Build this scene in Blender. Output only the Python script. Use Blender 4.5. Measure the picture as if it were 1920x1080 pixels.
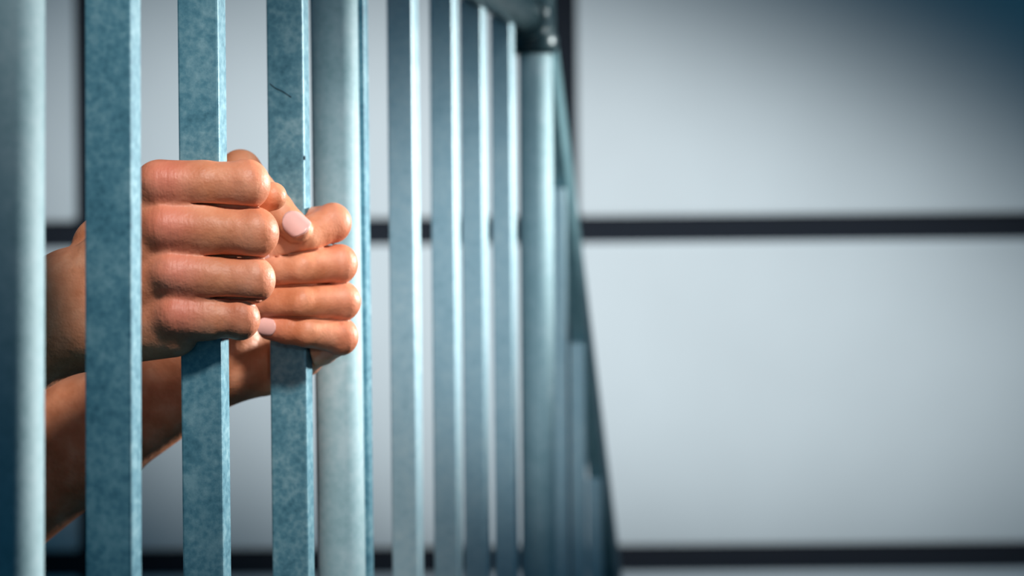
import bpy, bmesh, math, random
import numpy as np
from mathutils import Vector, Matrix

# ------------------------------------------------------------------ clear
for o in list(bpy.data.objects):
    bpy.data.objects.remove(o, do_unlink=True)
sc = bpy.context.scene
C = sc.collection
random.seed(4)

# ------------------------------------------------------------------ camera
H = 1.25            # eye height (m)
FPX = 3600.0        # focal length in pixels of the 1920x1080 frame
CX, CY = 960.0, 430.0
ROLL = math.radians(-0.55)
cd = bpy.data.cameras.new('camera')
cam = bpy.data.objects.new('camera', cd)
C.objects.link(cam)
cam.matrix_world = Matrix.Translation((0, 0, H)) @ Matrix.Rotation(math.radians(90), 4, 'X') @ Matrix.Rotation(ROLL, 4, 'Z')
cd.sensor_width = 36.0
cd.lens = FPX / 1920.0 * 36.0
cd.shift_y = -(540.0 - CY) / 1920.0
cd.clip_start = 0.02
cd.dof.use_dof = True
cd.dof.focus_distance = 0.88
cd.dof.aperture_fstop = 7.2
sc.camera = cam

# ------------------------------------------------------------------ view + world
vs = sc.view_settings
vs.view_transform = 'Standard'
vs.look = 'None'
vs.gamma = 1.0
vs.use_curve_mapping = False
vs.exposure = 0.0
w = bpy.data.worlds.new('world')
sc.world = w
w.use_nodes = True
bg = w.node_tree.nodes['Background']
bg.inputs['Color'].default_value = (0.09, 0.38, 0.62, 1)
bg.inputs['Strength'].default_value = 0.17


def aim(o, target):
    o.rotation_euler = (Vector(target) - o.location).to_track_quat('-Z', 'Y').to_euler()


def area(name, loc, target, size, power, col, spread=180):
    d = bpy.data.lights.new(name, 'AREA')
    d.shape = 'DISK'
    d.size = size
    d.energy = power
    d.color = col
    d.spread = math.radians(spread)
    o = bpy.data.objects.new(name, d)
    C.objects.link(o)
    o.location = loc
    aim(o, target)
    return o


def spot(name, loc, target, ang, power, col, blend=1.0, size=0.1, scale=(1, 1, 1), roll=0):
    d = bpy.data.lights.new(name, 'SPOT')
    d.spot_size = math.radians(ang)
    d.spot_blend = blend
    d.energy = power
    d.color = col
    d.shadow_soft_size = size
    o = bpy.data.objects.new(name, d)
    C.objects.link(o)
    o.location = loc
    q = (Vector(target) - o.location).to_track_quat('-Z', 'Y')
    o.rotation_euler = (q.to_matrix() @ Matrix.Rotation(math.radians(roll), 3, 'Z')).to_euler()
    o.scale = scale
    return o


# key lamp on the open right side, then three spots added to pool light
spot('side_lamp', (1.55, 1.8, 1.60), (-0.02, 1.2, H + 0.012), 12.6, 345, (1.0, 0.965, 0.91), 1.0, 0.12, (6, 1, 1))
spot('hand_fill_spot', (0.30, 0.0, 2.25), (-0.10, 0.88, H + 0.03), 13.5, 100, (1.0, 0.93, 0.87), 1.0, 0.1, (1.45, 1, 1))  # added overhead spot, shades the fingers and pools light on the near bars
spot('fence_fill_spot', (0.3, -0.5, 1.42), (0.07, 1.45, H - 0.045), 12.0, 84, (0.93, 0.98, 1.0), 1.0, 0.06, (1.7, 1, 1))  # added front fill for the bar faces, dimming towards their ends
spot('wall_pool_spot', (0.2, -0.5, 2.4), (0.06, 5.0, 1.13), 19.5, 1180, (1.0, 0.97, 0.95), 1.0, 0.25, (2.1, 1, 1), -14)  # added spot, its tilted oval pool imitates a vignette on the wall




# ------------------------------------------------------------------ helpers
MW = cam.matrix_world.copy()


def P(x, y, Y):
    """world point (m) at photo pixel (x, y) and true distance Y in front of the viewer"""
    v = MW.to_3x3() @ Vector(((x - CX) / FPX, -(y - CY) / FPX, -1.0))
    return Vector((0, 0, H)) + v * (Y / v.y)


def link(name, me, mat=None, parent=None):
    o = bpy.data.objects.new(name, me)
    C.objects.link(o)
    if mat is not None and me is not None:
        me.materials.append(mat)
    if parent is not None:
        o.parent = parent
    return o


def empty(name, loc):
    o = bpy.data.objects.new(name, None)
    C.objects.link(o)
    o.location = loc
    o.empty_display_size = 0.05
    bpy.context.view_layer.update()
    return o


def tag(o, label, cat=None, group=None, kind=None):
    if label:
        o['label'] = label
    if cat:
        o['category'] = cat
    if group:
        o['group'] = group
    if kind:
        o['kind'] = kind
    return o


def child(name, bm, mat, parent, smooth=False):
    """bm in world coordinates -> mesh child of parent, keeping its place"""
    me = bpy.data.meshes.new(name)
    if parent is not None:
        bmesh.ops.translate(bm, verts=bm.verts, vec=-Vector(parent.matrix_world.translation))
    bmesh.ops.recalc_face_normals(bm, faces=bm.faces)
    bm.to_mesh(me)
    bm.free()
    if smooth:
        for p in me.polygons:
            p.use_smooth = True
    return link(name, me, mat, parent)


def bar_bm(p0, p1, u, v, bevel=0.0012):
    """rectangular bar from p0 to p1 (one lower corner edge), section vectors u and v"""
    bm = bmesh.new()
    p0, p1 = Vector(p0), Vector(p1)
    lo = [bm.verts.new(p0 + a) for a in (Vector(), u, u + v, v)]
    hi = [bm.verts.new(p1 + a) for a in (Vector(), u, u + v, v)]
    bm.faces.new(lo)
    bm.faces.new(hi)
    for i in range(4):
        bm.faces.new((lo[i], lo[(i + 1) % 4], hi[(i + 1) % 4], hi[i]))
    if bevel:
        bmesh.ops.bevel(bm, geom=bm.edges[:], offset=bevel, segments=2, affect='EDGES', profile=0.5)
    return bm


def pipe_bm(p0, p1, r, seg=40, bm=None, r2=None, rings=None):
    """pipe p0->p1; rings = [(t, r)] optional profile"""
    own = bm is None
    bm = bm or bmesh.new()
    p0, p1 = Vector(p0), Vector(p1)
    ax = (p1 - p0).normalized()
    a = ax.orthogonal().normalized()
    b = ax.cross(a)
    rings = rings or [(0, r), (1, r2 or r)]
    loops = []
    for t, rr in rings:
        c = p0.lerp(p1, t)
        loops.append([bm.verts.new(c + (a * math.cos(q) + b * math.sin(q)) * rr)
                      for q in [2 * math.pi * i / seg for i in range(seg)]])
    for A, B in zip(loops, loops[1:]):
        for i in range(seg):
            f = bm.faces.new((A[i], A[(i + 1) % seg], B[(i + 1) % seg], B[i]))
            f.smooth = True
    bm.faces.new(loops[0])
    bm.faces.new(loops[-1])
    return bm


# ------------------------------------------------------------------ materials
def nodes(name):
    m = bpy.data.materials.new(name)
    m.use_nodes = True
    nt = m.node_tree
    return m, nt, nt.nodes['Principled BSDF']


def mk(nt, typ, **kw):
    n = nt.nodes.new(typ)
    for k, v in kw.items():
        setattr(n, k, v)
    return n


def ramp(nt, stops):
    r = nt.nodes.new('ShaderNodeValToRGB')
    cr = r.color_ramp
    while len(cr.elements) < len(stops):
        cr.elements.new(0.5)
    for e, (p, c) in zip(cr.elements, stops):
        e.position = p
        e.color = (*c, 1)
    return r


def metal_mat(name, dark, mid, light, scale=1.0, rough=0.42, metallic=0.15):
    """galvanised, mottled zinc"""
    m, nt, b = nodes(name)
    L = nt.links.new
    tc = mk(nt, 'ShaderNodeTexCoord')
    n1 = mk(nt, 'ShaderNodeTexNoise')
    n1.inputs['Scale'].default_value = 260 * scale
    n1.inputs['Detail'].default_value = 6
    n1.inputs['Roughness'].default_value = 0.65
    n2 = mk(nt, 'ShaderNodeTexNoise')
    n2.inputs['Scale'].default_value = 55 * scale
    n2.inputs['Detail'].default_value = 4
    v = mk(nt, 'ShaderNodeTexVoronoi')
    v.inputs['Scale'].default_value = 330 * scale
    for n in (n1, n2, v):
        L(tc.outputs['Object'], n.inputs['Vector'])
    mx = mk(nt, 'ShaderNodeMix', data_type='FLOAT')
    mx.inputs[0].default_value = 0.45
    L(n1.outputs['Fac'], mx.inputs[2])
    L(n2.outputs['Fac'], mx.inputs[3])
    mv = mk(nt, 'ShaderNodeMix', data_type='FLOAT')
    mv.inputs[0].default_value = 0.12
    L(mx.outputs[0], mv.inputs[2])
    L(v.outputs['Distance'], mv.inputs[3])
    r = ramp(nt, [(0.30, dark), (0.47, mid), (0.64, light)])
    L(mv.outputs[0], r.inputs[0])
    L(r.outputs[0], b.inputs['Base Color'])
    b.inputs['Metallic'].default_value = metallic
    rr = mk(nt, 'ShaderNodeMapRange')
    rr.inputs[3].default_value = rough - 0.08
    rr.inputs[4].default_value = rough + 0.12
    L(n1.outputs['Fac'], rr.inputs[0])
    L(rr.outputs[0], b.inputs['Roughness'])
    bp = mk(nt, 'ShaderNodeBump')
    bp.inputs['Strength'].default_value = 0.22
    bp.inputs['Distance'].default_value = 0.0006
    L(n1.outputs['Fac'], bp.inputs['Height'])
    L(bp.outputs[0], b.inputs['Normal'])
    return m


def plain(name, col, rough=0.6, noise=0.0, scale=30, metallic=0.0):
    m, nt, b = nodes(name)
    L = nt.links.new
    tc = mk(nt, 'ShaderNodeTexCoord')
    n1 = mk(nt, 'ShaderNodeTexNoise')
    n1.inputs['Scale'].default_value = scale
    n1.inputs['Detail'].default_value = 5
    L(tc.outputs['Object'], n1.inputs['Vector'])
    a = tuple(max(0, c * (1 - noise)) for c in col)
    c2 = tuple(min(1, c * (1 + noise)) for c in col)
    r = ramp(nt, [(0.3, a), (0.7, c2)])
    L(n1.outputs['Fac'], r.inputs[0])
    L(r.outputs[0], b.inputs['Base Color'])
    b.inputs['Roughness'].default_value = rough
    b.inputs['Metallic'].default_value = metallic
    return m


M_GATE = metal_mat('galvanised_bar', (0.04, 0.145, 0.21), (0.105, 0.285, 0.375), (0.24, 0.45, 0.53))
M_PIPE = metal_mat('galvanised_pipe', (0.20, 0.37, 0.42), (0.28, 0.46, 0.52), (0.37, 0.54, 0.60), 0.7, 0.62, 0.05)
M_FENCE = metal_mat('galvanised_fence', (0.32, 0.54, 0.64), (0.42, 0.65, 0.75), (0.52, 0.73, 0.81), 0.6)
M_RAIL = metal_mat('dark_rail', (0.015, 0.04, 0.055), (0.025, 0.06, 0.075), (0.04, 0.085, 0.1), 0.7, 0.3, 0.2)
M_STAIR = metal_mat('galvanised_handrail', (0.10, 0.24, 0.29), (0.16, 0.32, 0.37), (0.22, 0.4, 0.45), 0.7)
M_PANEL = plain('painted_panel', (0.62, 0.735, 0.79), 0.55, 0.03, 3)
M_GAP = plain('dark_joint', (0.006, 0.012, 0.022), 0.9)
M_FLOOR = plain('concrete', (0.07, 0.085, 0.09), 0.85, 0.2, 6)
M_MARK = plain('dark_scratch', (0.01, 0.03, 0.05), 0.8)
M_SHIRT = plain('grey_cotton', (0.06, 0.075, 0.09), 0.9, 0.15, 60)
M_TROUS = plain('dark_cotton', (0.03, 0.035, 0.05), 0.9, 0.15, 60)
M_SHOE = plain('black_leather', (0.015, 0.015, 0.017), 0.5)
M_EYE = plain('eye_white', (0.75, 0.73, 0.7), 0.25)
M_HAIR = plain('dark_hair', (0.02, 0.013, 0.01), 0.6, 0.4, 120)


def skin_mat():
    m, nt, b = nodes('skin')
    L = nt.links.new
    tc = mk(nt, 'ShaderNodeTexCoord')
    at = mk(nt, 'ShaderNodeAttribute', attribute_name='flush')
    n1 = mk(nt, 'ShaderNodeTexNoise')
    n1.inputs['Scale'].default_value = 70
    n1.inputs['Detail'].default_value = 5
    n2 = mk(nt, 'ShaderNodeTexNoise')
    n2.inputs['Scale'].default_value = 900
    n2.inputs['Detail'].default_value = 3
    v = mk(nt, 'ShaderNodeTexVoronoi', feature='DISTANCE_TO_EDGE')
    v.inputs['Scale'].default_value = 520
    for n in (n1, n2, v):
        L(tc.outputs['Object'], n.inputs['Vector'])
    r = ramp(nt, [(0.32, (0.55, 0.19, 0.085)), (0.52, (0.67, 0.27, 0.142)), (0.7, (0.76, 0.36, 0.215))])
    L(n1.outputs['Fac'], r.inputs[0])
    mx = mk(nt, 'ShaderNodeMix', data_type='RGBA')
    L(at.outputs['Fac'], mx.inputs[0])
    L(r.outputs[0], mx.inputs[6])
    mx.inputs[7].default_value = (0.70, 0.19, 0.13, 1)
    L(mx.outputs[2], b.inputs['Base Color'])
    b.inputs['Roughness'].default_value = 0.5
    b.inputs['Subsurface Weight'].default_value = 0.12
    b.inputs['Subsurface Radius'].default_value = (1.0, 0.3, 0.12)
    b.inputs['Subsurface Scale'].default_value = 0.0015
    ad = mk(nt, 'ShaderNodeMath', operation='MULTIPLY_ADD')
    L(v.outputs['Distance'], ad.inputs[0])
    ad.inputs[1].default_value = 0.8
    L(n2.outputs['Fac'], ad.inputs[2])
    bp = mk(nt, 'ShaderNodeBump')
    bp.inputs['Strength'].default_value = 0.25
    bp.inputs['Distance'].default_value = 0.0005
    L(ad.outputs[0], bp.inputs['Height'])
    # creases across the knuckles, uneven flesh
    mp = mk(nt, 'ShaderNodeMapping')
    mp.inputs['Scale'].default_value = (520, 160, 110)
    L(tc.outputs['Object'], mp.inputs['Vector'])
    n3 = mk(nt, 'ShaderNodeTexNoise')
    n3.inputs['Scale'].default_value = 1.0
    n3.inputs['Detail'].default_value = 2
    L(mp.outputs[0], n3.inputs['Vector'])
    ml = mk(nt, 'ShaderNodeMath', operation='MULTIPLY')
    L(n3.outputs['Fac'], ml.inputs[0])
    L(at.outputs['Fac'], ml.inputs[1])
    b2 = mk(nt, 'ShaderNodeBump')
    b2.inputs['Strength'].default_value = 0.4
    b2.inputs['Distance'].default_value = 0.0014
    L(ml.outputs[0], b2.inputs['Height'])
    L(bp.outputs[0], b2.inputs['Normal'])
    b3 = mk(nt, 'ShaderNodeBump')
    b3.inputs['Strength'].default_value = 0.33
    b3.inputs['Distance'].default_value = 0.0022
    n4 = mk(nt, 'ShaderNodeTexNoise')
    n4.inputs['Scale'].default_value = 120
    n4.inputs['Detail'].default_value = 2
    L(tc.outputs['Object'], n4.inputs['Vector'])
    L(n4.outputs['Fac'], b3.inputs['Height'])
    L(b2.outputs[0], b3.inputs['Normal'])
    L(b3.outputs[0], b.inputs['Normal'])
    return m


M_SKIN = skin_mat()
M_NAIL = plain('fingernail', (0.78, 0.46, 0.42), 0.3, 0.04, 200)

# ------------------------------------------------------------------ structure: wall, floor
WY = 5.0


def wx(px):
    return (px - CX) / FPX * WY


def box_bm(lo, hi, bevel=0.0, seg=2):
    lo, hi = Vector(lo), Vector(hi)
    bm = bmesh.new()
    bmesh.ops.create_cube(bm, size=1)
    for vt in bm.verts:
        vt.co = Vector([lo[i] + (vt.co[i] + 0.5) * (hi[i] - lo[i]) for i in range(3)])
    if bevel:
        bmesh.ops.bevel(bm, geom=bm.edges[:], offset=bevel, segments=seg, affect='EDGES')
    return bm


floor = child('floor', box_bm((-7, -4, -0.1), (7, WY + 0.2, 0)), M_FLOOR, None)
tag(floor, 'grey concrete ground', kind='structure')

PW, PH = 1.246, 0.859
JX, JZ = 0.066, 0.070
x0 = wx(1062)
z0 = P(960, 432, WY).z
wall = child('wall_back', box_bm((x0 - 5 * PW, WY + 0.032, 0), (x0 + 5 * PW, WY + 0.2, z0 + 3 * PH)), M_GAP, None)
tag(wall, 'pale panelled wall with dark joints behind the fence', kind='structure')
pm = bpy.data.meshes.new('wall_panel')
tmp = box_bm((-(PW - JX) / 2, 0, -(PH - JZ) / 2), ((PW - JX) / 2, 0.03, (PH - JZ) / 2), 0.006, 2)
tmp.to_mesh(pm)
tmp.free()
pm.materials.append(M_PANEL)
zb = z0 - PH - JZ / 2 - 0.002
pmb = bpy.data.meshes.new('wall_panel_low')
tmp = box_bm((-(PW - JX) / 2, 0, -zb / 2), ((PW - JX) / 2, 0.03, zb / 2), 0.006, 2)
tmp.to_mesh(pmb)
tmp.free()
pmb.materials.append(M_PANEL)
for i in range(-5, 5):
    cxp = x0 + (i + 0.5) * PW
    for r_ in range(-1, 3):
        o = link('wall_panel', pm, None, wall)
        o.location = (cxp, WY, z0 + (r_ + 0.5) * PH)
    o = link('wall_panel', pmb, None, wall)
    o.location = (cxp, WY, zb / 2 + 0.001)

# ------------------------------------------------------------------ fence geometry
TD = 0.1936
dv = Vector((TD, 1, 0)).normalized()          # along the fence, away from the viewer
nv = Vector((dv.y, -dv.x, 0))                 # out of the fence, to the right
ZTOP = H + 0.18                               # top rail axis
ZBOT = 0.10


def lean_pts(xt, xb, Y, zlo, zhi):
    """axis through pixel columns xt (y=0) and xb (y=1080) at distance Y, cut at zlo and zhi"""
    a, b = P(xt, 0, Y), P(xb, 1080, Y)
    s = (b - a) / (b.z - a.z)
    return a + s * (zlo - a.z), a + s * (zhi - a.z)


def rail_line(Y, z, off):
    """point on the fence axis line at distance Y"""
    return Vector((-0.3125 + TD * Y, Y, z)) + nv * off


# ---- near gate
gate = empty('barred_gate', rail_line(0.9, 0, 0.01))
tag(gate, 'galvanised barred gate the hands grip, three flat bars between round stiles', 'gate')
W, Lb = 0.0194, 0.0112
BY = [0.75, 0.8625, 0.975]
BX = [(157, 159), (331, 342), (498, 510)]
BARS = []
for (xt, xb), Y in zip(BX, BY):
    a, b = lean_pts(xt, xb, Y, ZBOT, ZTOP)
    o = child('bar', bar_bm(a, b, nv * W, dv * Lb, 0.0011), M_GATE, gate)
    BARS.append((a, b, o))


def stile(xt, xb, Y, r, name, par, mat, top=ZTOP + 0.03, bot=0.012):
    a, b = lean_pts(xt, xb, Y, bot, top)
    return child(name, pipe_bm(a, b, r, 56, rings=[(0, r * 0.9), (0.002, r), (0.998, r), (1, r * 0.9)]), mat, par)


stile(8, 6, 0.690, 0.0143, 'stile', gate, M_PIPE)
stile(626, 641, 1.060, 0.0131, 'stile', gate, M_PIPE)
g0, g1 = P(8, 430, 0.69), P(633, 430, 1.06)
for z in (ZTOP, ZBOT):
    child('rail', pipe_bm((g0.x, g0.y, z), (g1.x, g1.y, z), 0.0128, 40), M_PIPE, gate)
# marks on the third bar: a slanted scratch and a dot on its lit edge
a, b, o = BARS[2]


def on_face(px, py, Y, lift=0.0002):
    return P(px, py, Y) - dv * lift


for pts, wd in (([(506, 157), (516, 165), (531, 172), (546, 182)], 0.00026),):
    bm = bmesh.new()
    vs_ = []
    for (px, py) in pts:
        # intersect the pixel ray with the bar's near face
        pa = P(px, py, 1.0) - Vector((0, 0, H))
        n_ = dv
        ap = a.lerp(b, (H + 0.07 - a.z) / (b.z - a.z))
        t = (ap - Vector((0, 0, H))).dot(n_) / pa.dot(n_)
        q = Vector((0, 0, H)) + pa * t - dv * 0.0002
        vs_.append((bm.verts.new(q + Vector((0, 0, wd))), bm.verts.new(q - Vector((0, 0, wd)))))
    for A, B in zip(vs_, vs_[1:]):
        bm.faces.new((A[0], B[0], B[1], A[1]))
    me = bpy.data.meshes.new('scratch')
    bmesh.ops.translate(bm, verts=bm.verts, vec=-Vector(gate.location))
    ex = bmesh.ops.extrude_face_region(bm, geom=bm.faces[:])
    bmesh.ops.translate(bm, verts=[g for g in ex['geom'] if isinstance(g, bmesh.types.BMVert)], vec=dv * 0.0003)
    bmesh.ops.recalc_face_normals(bm, faces=bm.faces)
    bm.to_mesh(me)
    bm.free()
    s = link('scratch', me, M_MARK, o)
    s['label'] = 'thin dark slanted scratch'
pa = P(571, 296, 1.0) - Vector((0, 0, H))
fp = a.lerp(b, (H + 0.035 - a.z) / (b.z - a.z)) + nv * W
t = (fp - Vector((0, 0, H))).dot(nv) / pa.dot(nv)
q = Vector((0, 0, H)) + pa * t
bm = bmesh.new()
bmesh.ops.create_uvsphere(bm, u_segments=12, v_segments=8, radius=0.0011)
bmesh.ops.scale(bm, verts=bm.verts, vec=(0.5, 1.5, 1))
bmesh.ops.translate(bm, verts=bm.verts, vec=q - gate.location)
me = bpy.data.meshes.new('weld_dot')
bm.to_mesh(me)
bm.free()
s = link('weld_dot', me, M_MARK, o)
s['label'] = 'tiny dark weld dot'

# ---- fixed fence panel beyond the gate
fence = empty('fence_panel', rail_line(1.4, 0, 0.01))
tag(fence, 'galvanised fixed fence panel of square bars beyond the gate, ending at a round post', 'fence')
a, b = lean_pts(665, 677, 1.085, ZBOT, ZTOP)
child('stop_strip', bar_bm(a, b, nv * 0.0052, dv * 0.009, 0.0006), M_GATE, fence)
Wf, Lf = 0.0165, 0.018
for (xt, xb), Y in zip([(724, 735), (804, 814), (861, 871), (918, 928)], (1.2, 1.3125, 1.425, 1.5375)):
    a, b = lean_pts(xt, xb, Y, ZBOT, ZTOP)
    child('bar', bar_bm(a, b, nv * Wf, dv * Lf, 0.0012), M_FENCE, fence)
PY = 1.65
stile(1003, 1010, PY, 0.0145, 'post', fence, M_PIPE, ZTOP + 0.05)
e0, e1 = P(690, 430, 1.10), P(1005, 430, PY)
for z in (ZTOP, ZBOT):
    child('rail', pipe_bm((e0.x, e0.y, z), (e1.x, e1.y, z), 0.0150, 40), M_RAIL, fence)
# pipe fitting where rail meets post
c = Vector((e1.x, e1.y, ZTOP))
bm = bmesh.new()
pipe_bm(c - dv * 0.05, c - dv * 0.006, 0.0195, 40, bm, rings=[(0, 0.018), (0.06, 0.0205), (0.2, 0.0205), (0.24, 0.0185), (1, 0.0185)])
pipe_bm(c - Vector((0, 0, 0.03)), c + Vector((0, 0, 0.06)), 0.019, 40, bm,
        rings=[(0, 0.0175), (0.05, 0.0205), (0.16, 0.0205), (0.2, 0.0185), (0.9, 0.0185), (1, 0.012)])
child('rail_fitting', bm, M_RAIL, fence)

# ---- railing going down beyond the post
stair = empty('stair_railing', rail_line(1.95, 0, 0.01))
tag(stair, 'galvanised railing sloping steeply down behind the round end post', 'railing')


def fx(Y, off=0.0):
    return Vector((-0.3125 + TD * Y, Y, 0)) + nv * off


sA, sB = P(1046, 190, 1.80), P(1156, 1080, 2.24)
s_dir = (sB - sA)
sA2, sB2 = sA - s_dir * 0.06, sA + s_dir * 1.55
ax = s_dir.normalized()
up_ = nv.cross(ax).normalized()
if up_.z < 0:
    up_ = -up_
child('handrail', bar_bm(sA2, sB2, -nv * 0.018, up_ * 0.034, 0.0015), M_STAIR, stair)
for k in range(7):
    tt = -0.17 + 0.3 * k
    q = sA + s_dir * tt
    if tt > 1.5:
        break
    if k == 0:
        continue
    zt = q.z - 0.0
    base = q - nv * 0.0175 - dv * 0.004
    child('bar', bar_bm(Vector((base.x, base.y, 0.05)), Vector((base.x, base.y, zt - 0.012)), nv * 0.0152, dv * 0.012, 0.001),
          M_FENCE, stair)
q = sA + s_dir * 1.55 - nv * 0.009
qa = sA - nv * 0.009
child('bottom_rail', pipe_bm((qa.x, qa.y, 0.06), (q.x, q.y, 0.06), 0.011, 32), M_STAIR, stair)
child('post', pipe_bm((q.x, q.y, 0.0), (q.x, q.y, q.z + 0.02), 0.0145, 40), M_PIPE, stair)


# ------------------------------------------------------------------ person: implicit surface -> one mesh
class Field:
    def __init__(s, lo, hi, h):
        s.lo = np.array(lo, float)
        s.h = h
        s.n = np.ceil((np.array(hi, float) - s.lo) / h).astype(int) + 1
        s.big = 60.0

    def new(s):
        return np.full(s.n, s.big, np.float32)

    def region(s, pts, rad):
        pts = np.array(pts, float)
        a = np.clip(np.floor((pts.min(0) - rad - s.lo) / s.h).astype(int), 0, s.n - 1)
        b = np.clip(np.ceil((pts.max(0) + rad - s.lo) / s.h).astype(int) + 1, 1, s.n)
        sl = tuple(slice(int(i), int(j)) for i, j in zip(a, b))
        g = [(s.lo[i] + s.h * np.arange(a[i], b[i])).astype(np.float32) for i in range(3)]
        return sl, g[0][:, None, None], g[1][None, :, None], g[2][None, None, :]

    def sub(s, pts, rad):
        sl, X, Y, Z = s.region(pts, rad)
        f = Field((X.flat[0], Y.flat[0], Z.flat[0]), (X.flat[0], Y.flat[0], Z.flat[0]), s.h)
        f.n = np.array([q.stop - q.start for q in sl])
        return f, sl

    def cone(s, F, a, b, r1, r2, k=0.0, margin=14.0):
        a = np.array(a, float)
        b = np.array(b, float)
        sl, X, Y, Z = s.region([a, b], max(r1, r2) + margin * max(1, s.h / 2))
        ba = (b - a)
        L2 = max(float(ba @ ba), 1e-6)
        t = ((X - a[0]) * ba[0] + (Y - a[1]) * ba[1] + (Z - a[2]) * ba[2]) / L2
        t = np.clip(t, 0, 1)
        d = np.sqrt((X - a[0] - t * ba[0]) ** 2 + (Y - a[1] - t * ba[1]) ** 2 + (Z - a[2] - t * ba[2]) ** 2) - (r1 + (r2 - r1) * t)
        F[sl] = smin(F[sl], d.astype(np.float32), k)

    def ell(s, F, c, ax, rad, k=0.0, margin=14.0):
        """ellipsoid with orthonormal axes (rows of ax) and radii"""
        c = np.array(c, float)
        ax = np.array(ax, float)
        sl, X, Y, Z = s.region([c], max(rad) + margin * max(1, s.h / 2))
        q0 = q1 = 0
        for i in range(3):
            u = (X - c[0]) * ax[i][0] + (Y - c[1]) * ax[i][1] + (Z - c[2]) * ax[i][2]
            q0 = q0 + (u / rad[i]) ** 2
            q1 = q1 + (u / rad[i] ** 2) ** 2
        k0 = np.sqrt(q0)
        d = k0 * (k0 - 1) / np.maximum(np.sqrt(q1), 1e-6)
        F[sl] = smin(F[sl], d.astype(np.float32), k)

    def slit(s, F, a, b, nrm, dep, th, depth):
        """narrow fold between two fingers: sheet from a to b, normal nrm, reaching depth along dep"""
        a, b, nrm, dep = [np.array(q, float) for q in (a, b, nrm, dep)]
        sl, X, Y, Z = s.region([a, b, a + dep * depth, b + dep * depth], 4)
        L = np.linalg.norm(b - a)
        ax = (b - a) / L

        def dot(v):
            return (X - a[0]) * v[0] + (Y - a[1]) * v[1] + (Z - a[2]) * v[2]
        t = dot(ax)
        w_ = th * np.clip(t / (0.35 * L), 0, 1)
        d = np.maximum(np.abs(dot(nrm)) - w_ / 2, np.maximum(-t, dot(dep) - depth)).astype(np.float32)
        F[sl] = -smin(-F[sl], d, 0.9)

    def cut_box(s, F, corner, u, v, wv, gap=0.15):
        """subtract an oriented box (corner + edge vectors)"""
        corner, u, v, wv = [np.array(q, float) for q in (corner, u, v, wv)]
        cs = [corner + i * u + j * v + l * wv for i in (0, 1) for j in (0, 1) for l in (0, 1)]
        sl, X, Y, Z = s.region(cs, 3)
        c = corner + (u + v + wv) / 2
        d = None
        for e in (u, v, wv):
            L = np.linalg.norm(e)
            n = e / L
            q = np.abs((X - c[0]) * n[0] + (Y - c[1]) * n[1] + (Z - c[2]) * n[2]) - L / 2 - gap
            d = q if d is None else np.maximum(d, q)
        F[sl] = np.maximum(F[sl], -d.astype(np.float32))


def smin(a, b, k):
    if k <= 0:
        return np.minimum(a, b)
    h = np.maximum(k - np.abs(a - b), 0) / k
    return np.minimum(a, b) - h * h * (k * 0.25)


def surface(F, lo, h, smooth=1):
    ins = F < 0
    any_ = np.zeros(np.array(F.shape) - 1, np.uint8)
    for i in (0, 1):
        for j in (0, 1):
            for k in (0, 1):
                any_ += ins[i:ins.shape[0] - 1 + i, j:ins.shape[1] - 1 + j, k:ins.shape[2] - 1 + k]
    mask = (any_ > 0) & (any_ < 8)
    idx = np.argwhere(mask)
    ids = np.full(mask.shape, -1, np.int32)
    ids[mask] = np.arange(len(idx))
    corners = [(i, j, k) for i in (0, 1) for j in (0, 1) for k in (0, 1)]
    val = np.stack([F[idx[:, 0] + c[0], idx[:, 1] + c[1], idx[:, 2] + c[2]] for c in corners], 1)
    acc = np.zeros((len(idx), 3))
    cnt = np.zeros(len(idx))
    for p in range(8):
        for q in range(p + 1, 8):
            if sum(abs(np.array(corners[p]) - corners[q])) != 1:
                continue
            m = (val[:, p] < 0) != (val[:, q] < 0)
            t = np.where(m, val[:, p] / np.where(m, val[:, p] - val[:, q], 1), 0)
            pos = np.array(corners[p])[None] + t[:, None] * (np.array(corners[q]) - corners[p])[None]
            acc += pos * m[:, None]
            cnt += m
    V = np.array(lo)[None] + h * (idx + acc / cnt[:, None])
    quads = []
    for axn in range(3):
        s0 = [slice(None)] * 3
        s1 = [slice(None)] * 3
        s0[axn] = slice(0, -1)
        s1[axn] = slice(1, None)
        A, B = ins[tuple(s0)], ins[tuple(s1)]
        e = np.argwhere(A != B)
        o1, o2 = [(1, 2), (2, 0), (0, 1)][axn]
        ok = (e[:, o1] > 0) & (e[:, o2] > 0) & (e[:, o1] < F.shape[o1] - 1) & (e[:, o2] < F.shape[o2] - 1)
        e = e[ok]
        flip = ~A[e[:, 0], e[:, 1], e[:, 2]]

        def g(d1, d2):
            t = e.copy()
            t[:, o1] -= d1
            t[:, o2] -= d2
            return ids[t[:, 0], t[:, 1], t[:, 2]]
        Q = np.stack([g(1, 1), g(0, 1), g(0, 0), g(1, 0)], 1)
        Q[flip] = Q[flip][:, ::-1]
        quads.append(Q)
    Q = np.concatenate(quads)
    Q = Q[(Q >= 0).all(1)]
    for _ in range(smooth):
        a = np.concatenate([Q[:, i] for i in range(4)])
        b = np.concatenate([Q[:, (i + 1) % 4] for i in range(4)])
        n = np.bincount(a, minlength=len(V)) + np.bincount(b, minlength=len(V))
        S = np.stack([np.bincount(a, V[b, i], len(V)) + np.bincount(b, V[a, i], len(V)) for i in range(3)], 1)
        V = V * 0.5 + 0.5 * S / np.maximum(n, 1)[:, None]
    return V, Q


def Q3(x, y, Y):
    return np.array(P(x, y, Y)) * 1000.0


def mm(v):
    return np.array(v) * 1000.0


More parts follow.
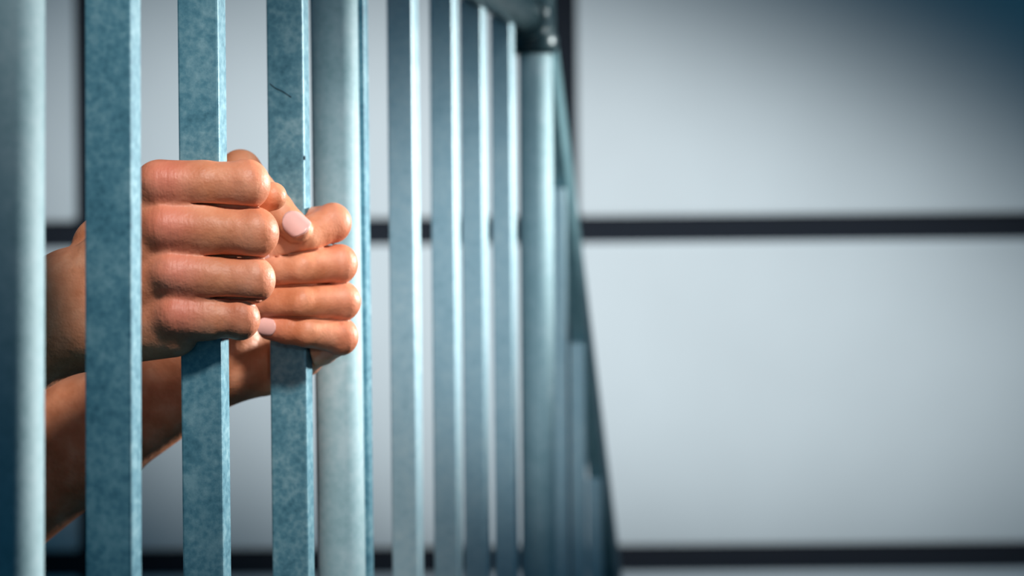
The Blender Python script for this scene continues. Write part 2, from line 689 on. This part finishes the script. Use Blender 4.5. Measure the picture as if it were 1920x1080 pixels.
# ---- joint positions.  fingers: MCP, PIP, DIP, tip with radii (mm)
NEAR = {
    'index': [Q3(306, 347, .8525), Q3(462, 346, .853), Q3(446, 352, .880), Q3(378, 356, .887)],
    'middle': [Q3(314, 430, .8500), Q3(477, 437, .852), Q3(460, 441, .882), Q3(380, 445, .888)],
    'ring': [Q3(328, 516, .8500), Q3(475, 525, .852), Q3(456, 529, .879), Q3(380, 532, .886)],
    'pinky': [Q3(334, 594, .8520), Q3(451, 598, .853), Q3(446, 601, .873), Q3(392, 604, .882)],
}
NR = {'index': (9.8, 10.2, 10.4, 8.2, 7.2), 'middle': (9.8, 10.4, 10.7, 8.6, 7.5),
      'ring': (9.2, 9.6, 9.6, 8.2, 7.2), 'pinky': (8.4, 8.6, 8.5, 7.2, 6.3)}
N_WR = Q3(140, 575, .868)
N_EL = Q3(-770, 1075, .94)
N_SH = np.array([-560, 815, 1335.])
FAR = {
    'index': [Q3(524, 432, 1.003), Q3(624, 418, .966), Q3(572, 442, .956), Q3(500, 482, .960)],
    'middle': [Q3(520, 490, 1.007), Q3(637, 495, .964), Q3(565, 502, .954), Q3(478, 510, .960)],
    'ring': [Q3(520, 560, 1.007), Q3(643, 565, .965), Q3(565, 567, .954), Q3(474, 570, .960)],
    'pinky': [Q3(566, 668, 1.000), Q3(640, 631, .966), Q3(575, 622, .956), Q3(507, 613, .958)],
}
FR = {'index': (10.6, 9.8, 9.2, 8.6, 7.4), 'middle': (11.0, 9.8, 9.0, 8.6, 7.6),
      'ring': (10.6, 9.6, 8.9, 8.4, 7.4), 'pinky': (9.8, 9.2, 8.5, 7.6, 6.6)}
F_WR = Q3(412, 655, .998)
F_EL = Q3(-300, 1120, 1.04)
F_SH = np.array([-520, 1145, 1320.])

flush_pts = []     # (point, radius, amount)


def build_arm(J, R, wr, el, sh, thumb, thumb_r, palm, barc, folds, forearm_off, h):
    allp = np.array([p for f in J.values() for p in f] + [wr, el, sh] + list(thumb))
    sl_end = el + (sh - el) * 0.62
    lim = np.array([p for f in J.values() for p in f] + [wr, el, sl_end] + list(thumb))
    fa = Field(lim.min(0) - 52, lim.max(0) + 52, h)
    hand = np.array([p for f in J.values() for p in f] + list(thumb))
    fd, hs = fa.sub(hand, 34)
    prox = fd.new()
    dist = fd.new()
    for nme, (m, p, d, t) in J.items():
        r = R[nme]
        one = fd.new()
        mid = m * 0.5 + p * 0.5
        fd.cone(one, m, mid, r[0], r[1], 2)
        fd.cone(one, mid, p, r[1], r[2], 2)
        fd.cone(one, p + (0, 0, 2.2), p - (0, 0, 2.2), r[2] - 1.3, r[2] - 1.3, 2)
        prox = smin(prox, one, 0.3)
        two = fd.new()
        fd.cone(two, p, d, r[2] * 0.99, r[3], 1)
        md = d * .5 + t * .5
        fd.cone(two, d, md, r[3], (r[3] + r[4]) / 2 + 0.3, 1.5)
        fd.cone(two, md, t, (r[3] + r[4]) / 2 + 0.3, r[4], 1.5)
        dist = smin(dist, two, 0.8)
        flush_pts.append((p, 11, 0.45))
        flush_pts.append((t, 10, 0.6))
    body = fa.new()
    for a, b, r1, r2 in palm:
        fa.cone(body, a, b, r1, r2, 5.5)
    # forearm: two bones' worth of muscle, tapering into the wrist
    axd = (el - wr) / np.linalg.norm(el - wr)
    off = forearm_off - axd * (forearm_off @ axd)
    off /= np.linalg.norm(off)
    q1 = wr + (el - wr) * 0.35
    q2 = wr + (el - wr) * 0.68
    for sgn in (-1, 1):
        fa.cone(body, wr + off * sgn * 8.5, q1 + off * sgn * 9, 17.8, 21.5, 12)
        fa.cone(body, q1 + off * sgn * 9, q2 + off * sgn * 10, 21.5, 29, 12)
        fa.cone(body, q2 + off * sgn * 10, el + off * sgn * 6, 29, 29, 12)
    fa.cone(body, el, sl_end, 34, 40, 16)
    F = smin(body[hs], prox, 5.0)
    th = fd.new()
    for i in range(len(thumb) - 1):
        fd.cone(th, thumb[i], thumb[i + 1], thumb_r[i], thumb_r[i + 1], 4)
    F = smin(F, dist, 1.2)
    for pa_, pb_, n_ in folds:
        fd.slit(F, pa_, pb_, n_, np.array([0, 1.0, 0]), 1.15, 11.0)
    # thumb: its root melts into the palm, the rest stays free of the fingers
    F = smin(F, th, 1.0)
    root = fd.new()
    fd.cone(root, thumb[0], thumb[0] * .35 + thumb[1] * .65, thumb_r[0] + 1, thumb_r[1] + .5, 3)
    F = smin(F, root, 8)
    for (a, b) in barc:
        a_, b_ = mm(a), mm(b)
        fd.cut_box(F, a_, mm(nv) * W, mm(dv) * Lb, b_ - a_)
    body[hs] = F
    return surface(body, fa.lo, h)


# near hand (the person's right): metacarpals fan from the wrist to the knuckles
n = NEAR
palm_n = [
    (Q3(172, 535, .866), n['index'][0] + (-3, 2.2, 0), 15, 10.5),
    (Q3(172, 555, .862), n['middle'][0] + (-3, 2.2, 0), 15, 10.8),
    (Q3(175, 580, .862), n['ring'][0] + (-3, 2.2, 0), 15, 10.2),
    (Q3(180, 605, .866), n['pinky'][0] + (-3, 2.2, 0), 14, 9.6),
    (Q3(190, 628, .872), Q3(325, 622, .858), 14.5, 11.5),     # heel under the little finger
    (Q3(200, 560, .880), Q3(290, 480, .872), 15, 11),         # palm flesh
    (Q3(205, 500, .882), Q3(285, 400, .876), 15, 10),
    (N_WR, Q3(190, 560, .867), 21, 19),
]
order = ('index', 'middle', 'ring', 'pinky')
for a_, b_ in zip(order, order[1:]):                          # webs between the fingers
    wa = n[a_][0] * .74 + n[a_][1] * .26 + (0, 3.6, 0)
    wb = n[b_][0] * .74 + n[b_][1] * .26 + (0, 3.6, 0)
    palm_n.append((wa, wb, 7.6, 7.6))
for nm in order:                                              # knuckle heads
    palm_n.append((n[nm][0] + (-1, -4.4, 1), n[nm][0] * .55 + n[nm][1] * .45 + (0, -0.6, 0), 7.6, 8.6))
for nm in ('index', 'middle', 'ring', 'pinky'):
    m_ = n[nm][0]
    flush_pts.append((m_ + (2, -8, 2), 12, 0.8))
folds_n = []
for (xa, ya), (xb, yb) in (((338, 379), (520, 392)), ((352, 478), (530, 486)), ((366, 557), (520, 564))):
    pa_, pb_ = Q3(xa, ya, .8405), Q3(xb, yb, .8405)
    ax_ = (pb_ - pa_) / np.linalg.norm(pb_ - pa_)
    folds_n.append((pa_, pb_, np.cross(ax_, (0, 1, 0))))
thumb_n = [Q3(205, 470, .888), Q3(330, 392, .900), Q3(440, 376, .893), Q3(511, 368, .882)]
tr_n = (15, 11, 9.5, 6.6)
v1, f1 = build_arm(NEAR, NR, N_WR, N_EL, N_SH, thumb_n, tr_n, palm_n, [(BARS[1][0], BARS[1][1]), (BARS[0][0], BARS[0][1])], folds_n,
                   np.array([0.3, 0.1, 1.0]), 0.8)

# far hand (the person's left): fingers come round the far side, their tips face the viewer
f = FAR
palm_f = [
    (Q3(430, 640, 1.0), f['index'][0], 15, 11),
    (Q3(430, 650, 1.002), f['middle'][0], 15, 11),
    (Q3(432, 660, 1.002), f['ring'][0], 15, 10.5),
    (Q3(440, 680, 1.0), f['pinky'][0], 14, 10.5),
    (Q3(420, 690, .998), Q3(498, 702, 1.0), 14.5, 11),
    (Q3(420, 600, .985), Q3(470, 500, .985), 15, 11),
    (F_WR, Q3(424, 668, 1.0), 20, 16.5),
]
folds_f = []
for (xa, ya), (xb, yb) in (((505, 484), (660, 455)), ((490, 538), (680, 530)), ((480, 594), (685, 599))):
    pa_, pb_ = Q3(xa, ya, .944), Q3(xb, yb, .950)
    ax_ = (pb_ - pa_) / np.linalg.norm(pb_ - pa_)
    folds_f.append((pa_, pb_, np.cross(ax_, (0, 1, 0))))
thumb_f = [Q3(415, 520, .985), Q3(451, 319, .970), Q3(512, 392, .955), Q3(556, 429, .948)]
tr_f = (15, 9.6, 9.0, 7.4)
v2, f2 = build_arm(FAR, FR, F_WR, F_EL, F_SH, thumb_f, tr_f, palm_f, [(BARS[2][0], BARS[2][1]), (BARS[1][0], BARS[1][1])], folds_f,
                   np.array([0.3, -0.1, 1.0]), 0.8)

# ---- the rest of the figure (stands outside the picture, left of the gate)
HIP = np.array([-640., 985., 900.])
CH = np.array([-590., 980., 1200.])
NK = np.array([-560., 980., 1390.])
HD = np.array([-535., 980., 1530.])
KN = [np.array([-600., 890., 480.]), np.array([-600., 1075., 480.])]
AN = [np.array([-640., 880., 85.]), np.array([-640., 1085., 85.])]
HJ = [np.array([-640., 900., 870.]), np.array([-640., 1070., 870.])]


def torso(fd, F, g):
    fd.ell(F, HIP, np.eye(3), (105 + g, 165 + g, 120 + g), 40, 40)
    fd.ell(F, (HIP + CH) / 2, np.eye(3), (100 + g, 145 + g, 190 + g), 40, 40)
    fd.ell(F, CH + (0, 0, 40), np.eye(3), (110 + g, 160 + g, 190 + g), 40, 40)
    for s_, e_ in ((N_SH, N_EL), (F_SH, F_EL)):
        fd.cone(F, CH + (10, 0, 110), s_, 60 + g, 50 + g, 40, 40)
        fd.cone(F, s_, e_ + (s_ - e_) * 0.40, 50 + g, 42 + g, 30, 40)


fb = Field((-820, 720, 0), (-330, 1260, 1720), 8.0)
B = fb.new()
torso(fb, B, 0)
fb.cone(B, NK - (10, 0, 60), NK + (12, 0, 70), 58, 52, 25, 40)
fb.ell(B, HD + (-8, 0, 22), np.eye(3), (95, 76, 95), 20, 40)
fb.ell(B, HD + (28, 0, -40), np.eye(3), (58, 56, 70), 30, 40)
fb.cone(B, HD + (80, 0, 8), HD + (100, 0, -28), 9, 14, 10, 40)       # nose
for sgn in (-1, 1):
    fb.ell(B, HD + (-8, sgn * 78, -8), np.eye(3), (18, 9, 30), 6, 40)   # ears
    fb.cone(B, HD + (76, sgn * 20, 26), HD + (70, sgn * 44, 24), 10, 9, 12, 40)   # brow
fb.ell(B, HD + (84, 0, -62), np.eye(3), (9, 26, 9), 8, 40)            # lips
for i in (0, 1):
    fb.cone(B, HJ[i], KN[i], 80, 56, 25, 40)
    fb.cone(B, KN[i], AN[i] + (0, 0, 200), 54, 52, 20, 40)
    fb.cone(B, AN[i] + (0, 0, 200), AN[i], 50, 38, 20, 40)
    fb.cone(B, AN[i] + (-25, 0, -35), AN[i] + (140, 0, -55), 38, 26, 20, 40)
v3, f3 = surface(B, fb.lo, fb.h, 2)

V = np.concatenate([v1, v2, v3])
Fq = np.concatenate([f1, f2 + len(v1), f3 + len(v1) + len(v2)])
base = np.array([HIP[0], HIP[1], 0.0])


def np_mesh(name, V, Fq, mat, parent=None, origin=base):
    me = bpy.data.meshes.new(name)
    me.vertices.add(len(V))
    me.vertices.foreach_set('co', ((V - origin) / 1000.0).astype(np.float32).ravel())
    me.loops.add(len(Fq) * 4)
    me.loops.foreach_set('vertex_index', Fq.astype(np.int32).ravel())
    me.polygons.add(len(Fq))
    me.polygons.foreach_set('loop_start', np.arange(len(Fq), dtype=np.int32) * 4)
    me.polygons.foreach_set('use_smooth', np.ones(len(Fq), bool))
    me.update(calc_edges=True)
    me.validate()
    o = link(name, me, mat, parent)
    if parent is None:
        o.location = origin / 1000.0
    return o


person = np_mesh('person', V, Fq, M_SKIN)
tag(person, 'person behind the gate with bare forearms, both hands gripping its bars', 'person')
red = np.zeros(len(V))
for p, rad, amt in flush_pts:
    d2 = ((V - p) ** 2).sum(1)
    red = np.maximum(red, amt * np.exp(-d2 / (rad * rad)))
att = person.data.attributes.new('flush', 'FLOAT', 'POINT')
att.data.foreach_set('value', red.astype(np.float32))

# clothes and hair
bpy.context.view_layer.update()
zc = fb.lo[2] + 8.0 * np.arange(fb.n[2])
S2 = fb.new()
torso(fb, S2, 9)
cut = 850 - zc
S2 = np.maximum(S2, cut[None, None, :].astype(np.float32))
vv, ff = surface(S2, fb.lo, 8.0, 2)
np_mesh('shirt', vv, ff, M_SHIRT, person)
T = fb.new()
fb.ell(T, HIP, np.eye(3), (113, 173, 128), 30, 40)
for i in (0, 1):
    fb.cone(T, HJ[i], KN[i], 90, 68, 25, 40)
    fb.cone(T, KN[i], AN[i] + (0, 0, 0), 68, 60, 25, 40)
T = np.maximum(T, np.maximum(55 - zc, zc - 960)[None, None, :].astype(np.float32))
vv, ff = surface(T, fb.lo, 8.0, 2)
np_mesh('trousers', vv, ff, M_TROUS, person)
Hh = fb.new()
fb.ell(Hh, HD + (-18, 0, 34), np.eye(3), (97, 83, 98), 10, 40)
xg = fb.lo[0] + 8.0 * np.arange(fb.n[0])
lim_ = (HD[2] - 55 + np.clip((xg - HD[0] + 20), 0, 200) * 1.35)
Hh = np.maximum(Hh, (lim_[:, None] - zc[None, :])[:, None, :].astype(np.float32))
vv, ff = surface(Hh, fb.lo, 8.0, 2)
np_mesh('hair', vv, ff, M_HAIR, person)
for i in (0, 1):
    Sh = fb.new()
    fb.cone(Sh, AN[i] + (-30, 0, -38), AN[i] + (150, 0, -48), 48, 38, 20, 40)
    fb.cone(Sh, AN[i] + (-10, 0, 0), AN[i] + (0, 0, 25), 50, 46, 20, 40)
    Sh = np.maximum(Sh, (4 - zc)[None, None, :].astype(np.float32))
    vv, ff = surface(Sh, fb.lo, 8.0, 1)
    vv[:, 2] = np.maximum(vv[:, 2], 1.0)
    np_mesh('shoe', vv, ff, M_SHOE, person)


# eyes
for sgn in (-1, 1):
    for nm_, r_, dx in (('eye', 13.0, 0), ('iris', 7.0, 8.5)):
        bm = bmesh.new()
        bmesh.ops.create_uvsphere(bm, u_segments=20, v_segments=12, radius=r_ / 1000)
        bmesh.ops.translate(bm, verts=bm.verts, vec=Vector((HD + (72 + dx, sgn * 31, 6)) / 1000.0))
        child(nm_, bm, M_EYE if nm_ == 'eye' else M_HAIR, person, True)


# fingernails
def nail(tip, dip, dorsal, r, wid, length, back=0.35):
    ax_ = (tip - dip) / np.linalg.norm(tip - dip)
    dn = dorsal - ax_ * (dorsal @ ax_)
    dn /= np.linalg.norm(dn)
    sd = np.cross(ax_, dn)
    nu, nvv = 12, 12
    verts, faces = [], []
    for lay in (0, 1):
        for i in range(nu + 1):
            u = i / nu * 2 - 1                     # along
            for j in range(nvv + 1):
                w_ = j / nvv * 2 - 1
                # superellipse outline mapped from the square
                half = wid * (1 - abs(u) ** 4 * 0.45)
                ang = w_ * half / (r + 0.1)
                rad = r + (0.45 if lay == 0 else -0.9) - (0.5 if abs(w_) == 1 and lay == 0 else 0)
                along = u * length / 2 * (1 - 0.22 * w_ * w_)
                lift = -0.035 * max(0, along) ** 2 / max(r, 1)
                verts.append(tip + ax_ * (along - length * back + r * 0.62) + dn * ((rad + lift) * math.cos(ang)) + sd * (rad * math.sin(ang)))
    N = (nu + 1) * (nvv + 1)
    for lay in (0, 1):
        for i in range(nu):
            for j in range(nvv):
                a = lay * N + i * (nvv + 1) + j
                q = [a, a + 1, a + nvv + 2, a + nvv + 1]
                faces.append(q if lay else q[::-1])
    rim = [j for j in range(nvv + 1)] + [i * (nvv + 1) + nvv for i in range(1, nu + 1)] + \
          [nu * (nvv + 1) + j for j in range(nvv - 1, -1, -1)] + [i * (nvv + 1) for i in range(nu - 1, 0, -1)]
    for a, b in zip(rim, rim[1:] + rim[:1]):
        faces.append([a, b, b + N, a + N])
    return np_mesh('fingernail', np.array(verts), np.array(faces), M_NAIL, person)


nail(thumb_f[3], thumb_f[2], np.array([.2, -1, .35]), 7.5, 7.6, 15, .22)
for nm, dv_ in (('index', (.1, -1, .1)), ('middle', (0, -1, 0)), ('ring', (0, -1, 0)), ('pinky', (-.1, -1, .05))):
    nail(f[nm][3], f[nm][2], np.array(dv_, float), FR[nm][4], 5.0, 10)
nail(thumb_n[3], thumb_n[2], np.array([-.2, 1, -.15]), 6.4, 5.2, 9, .75)
for nm in ('index', 'middle', 'ring', 'pinky'):
    nail(n[nm][3], n[nm][2], np.array([0, 1.0, 0]), NR[nm][4], 5.0, 10)
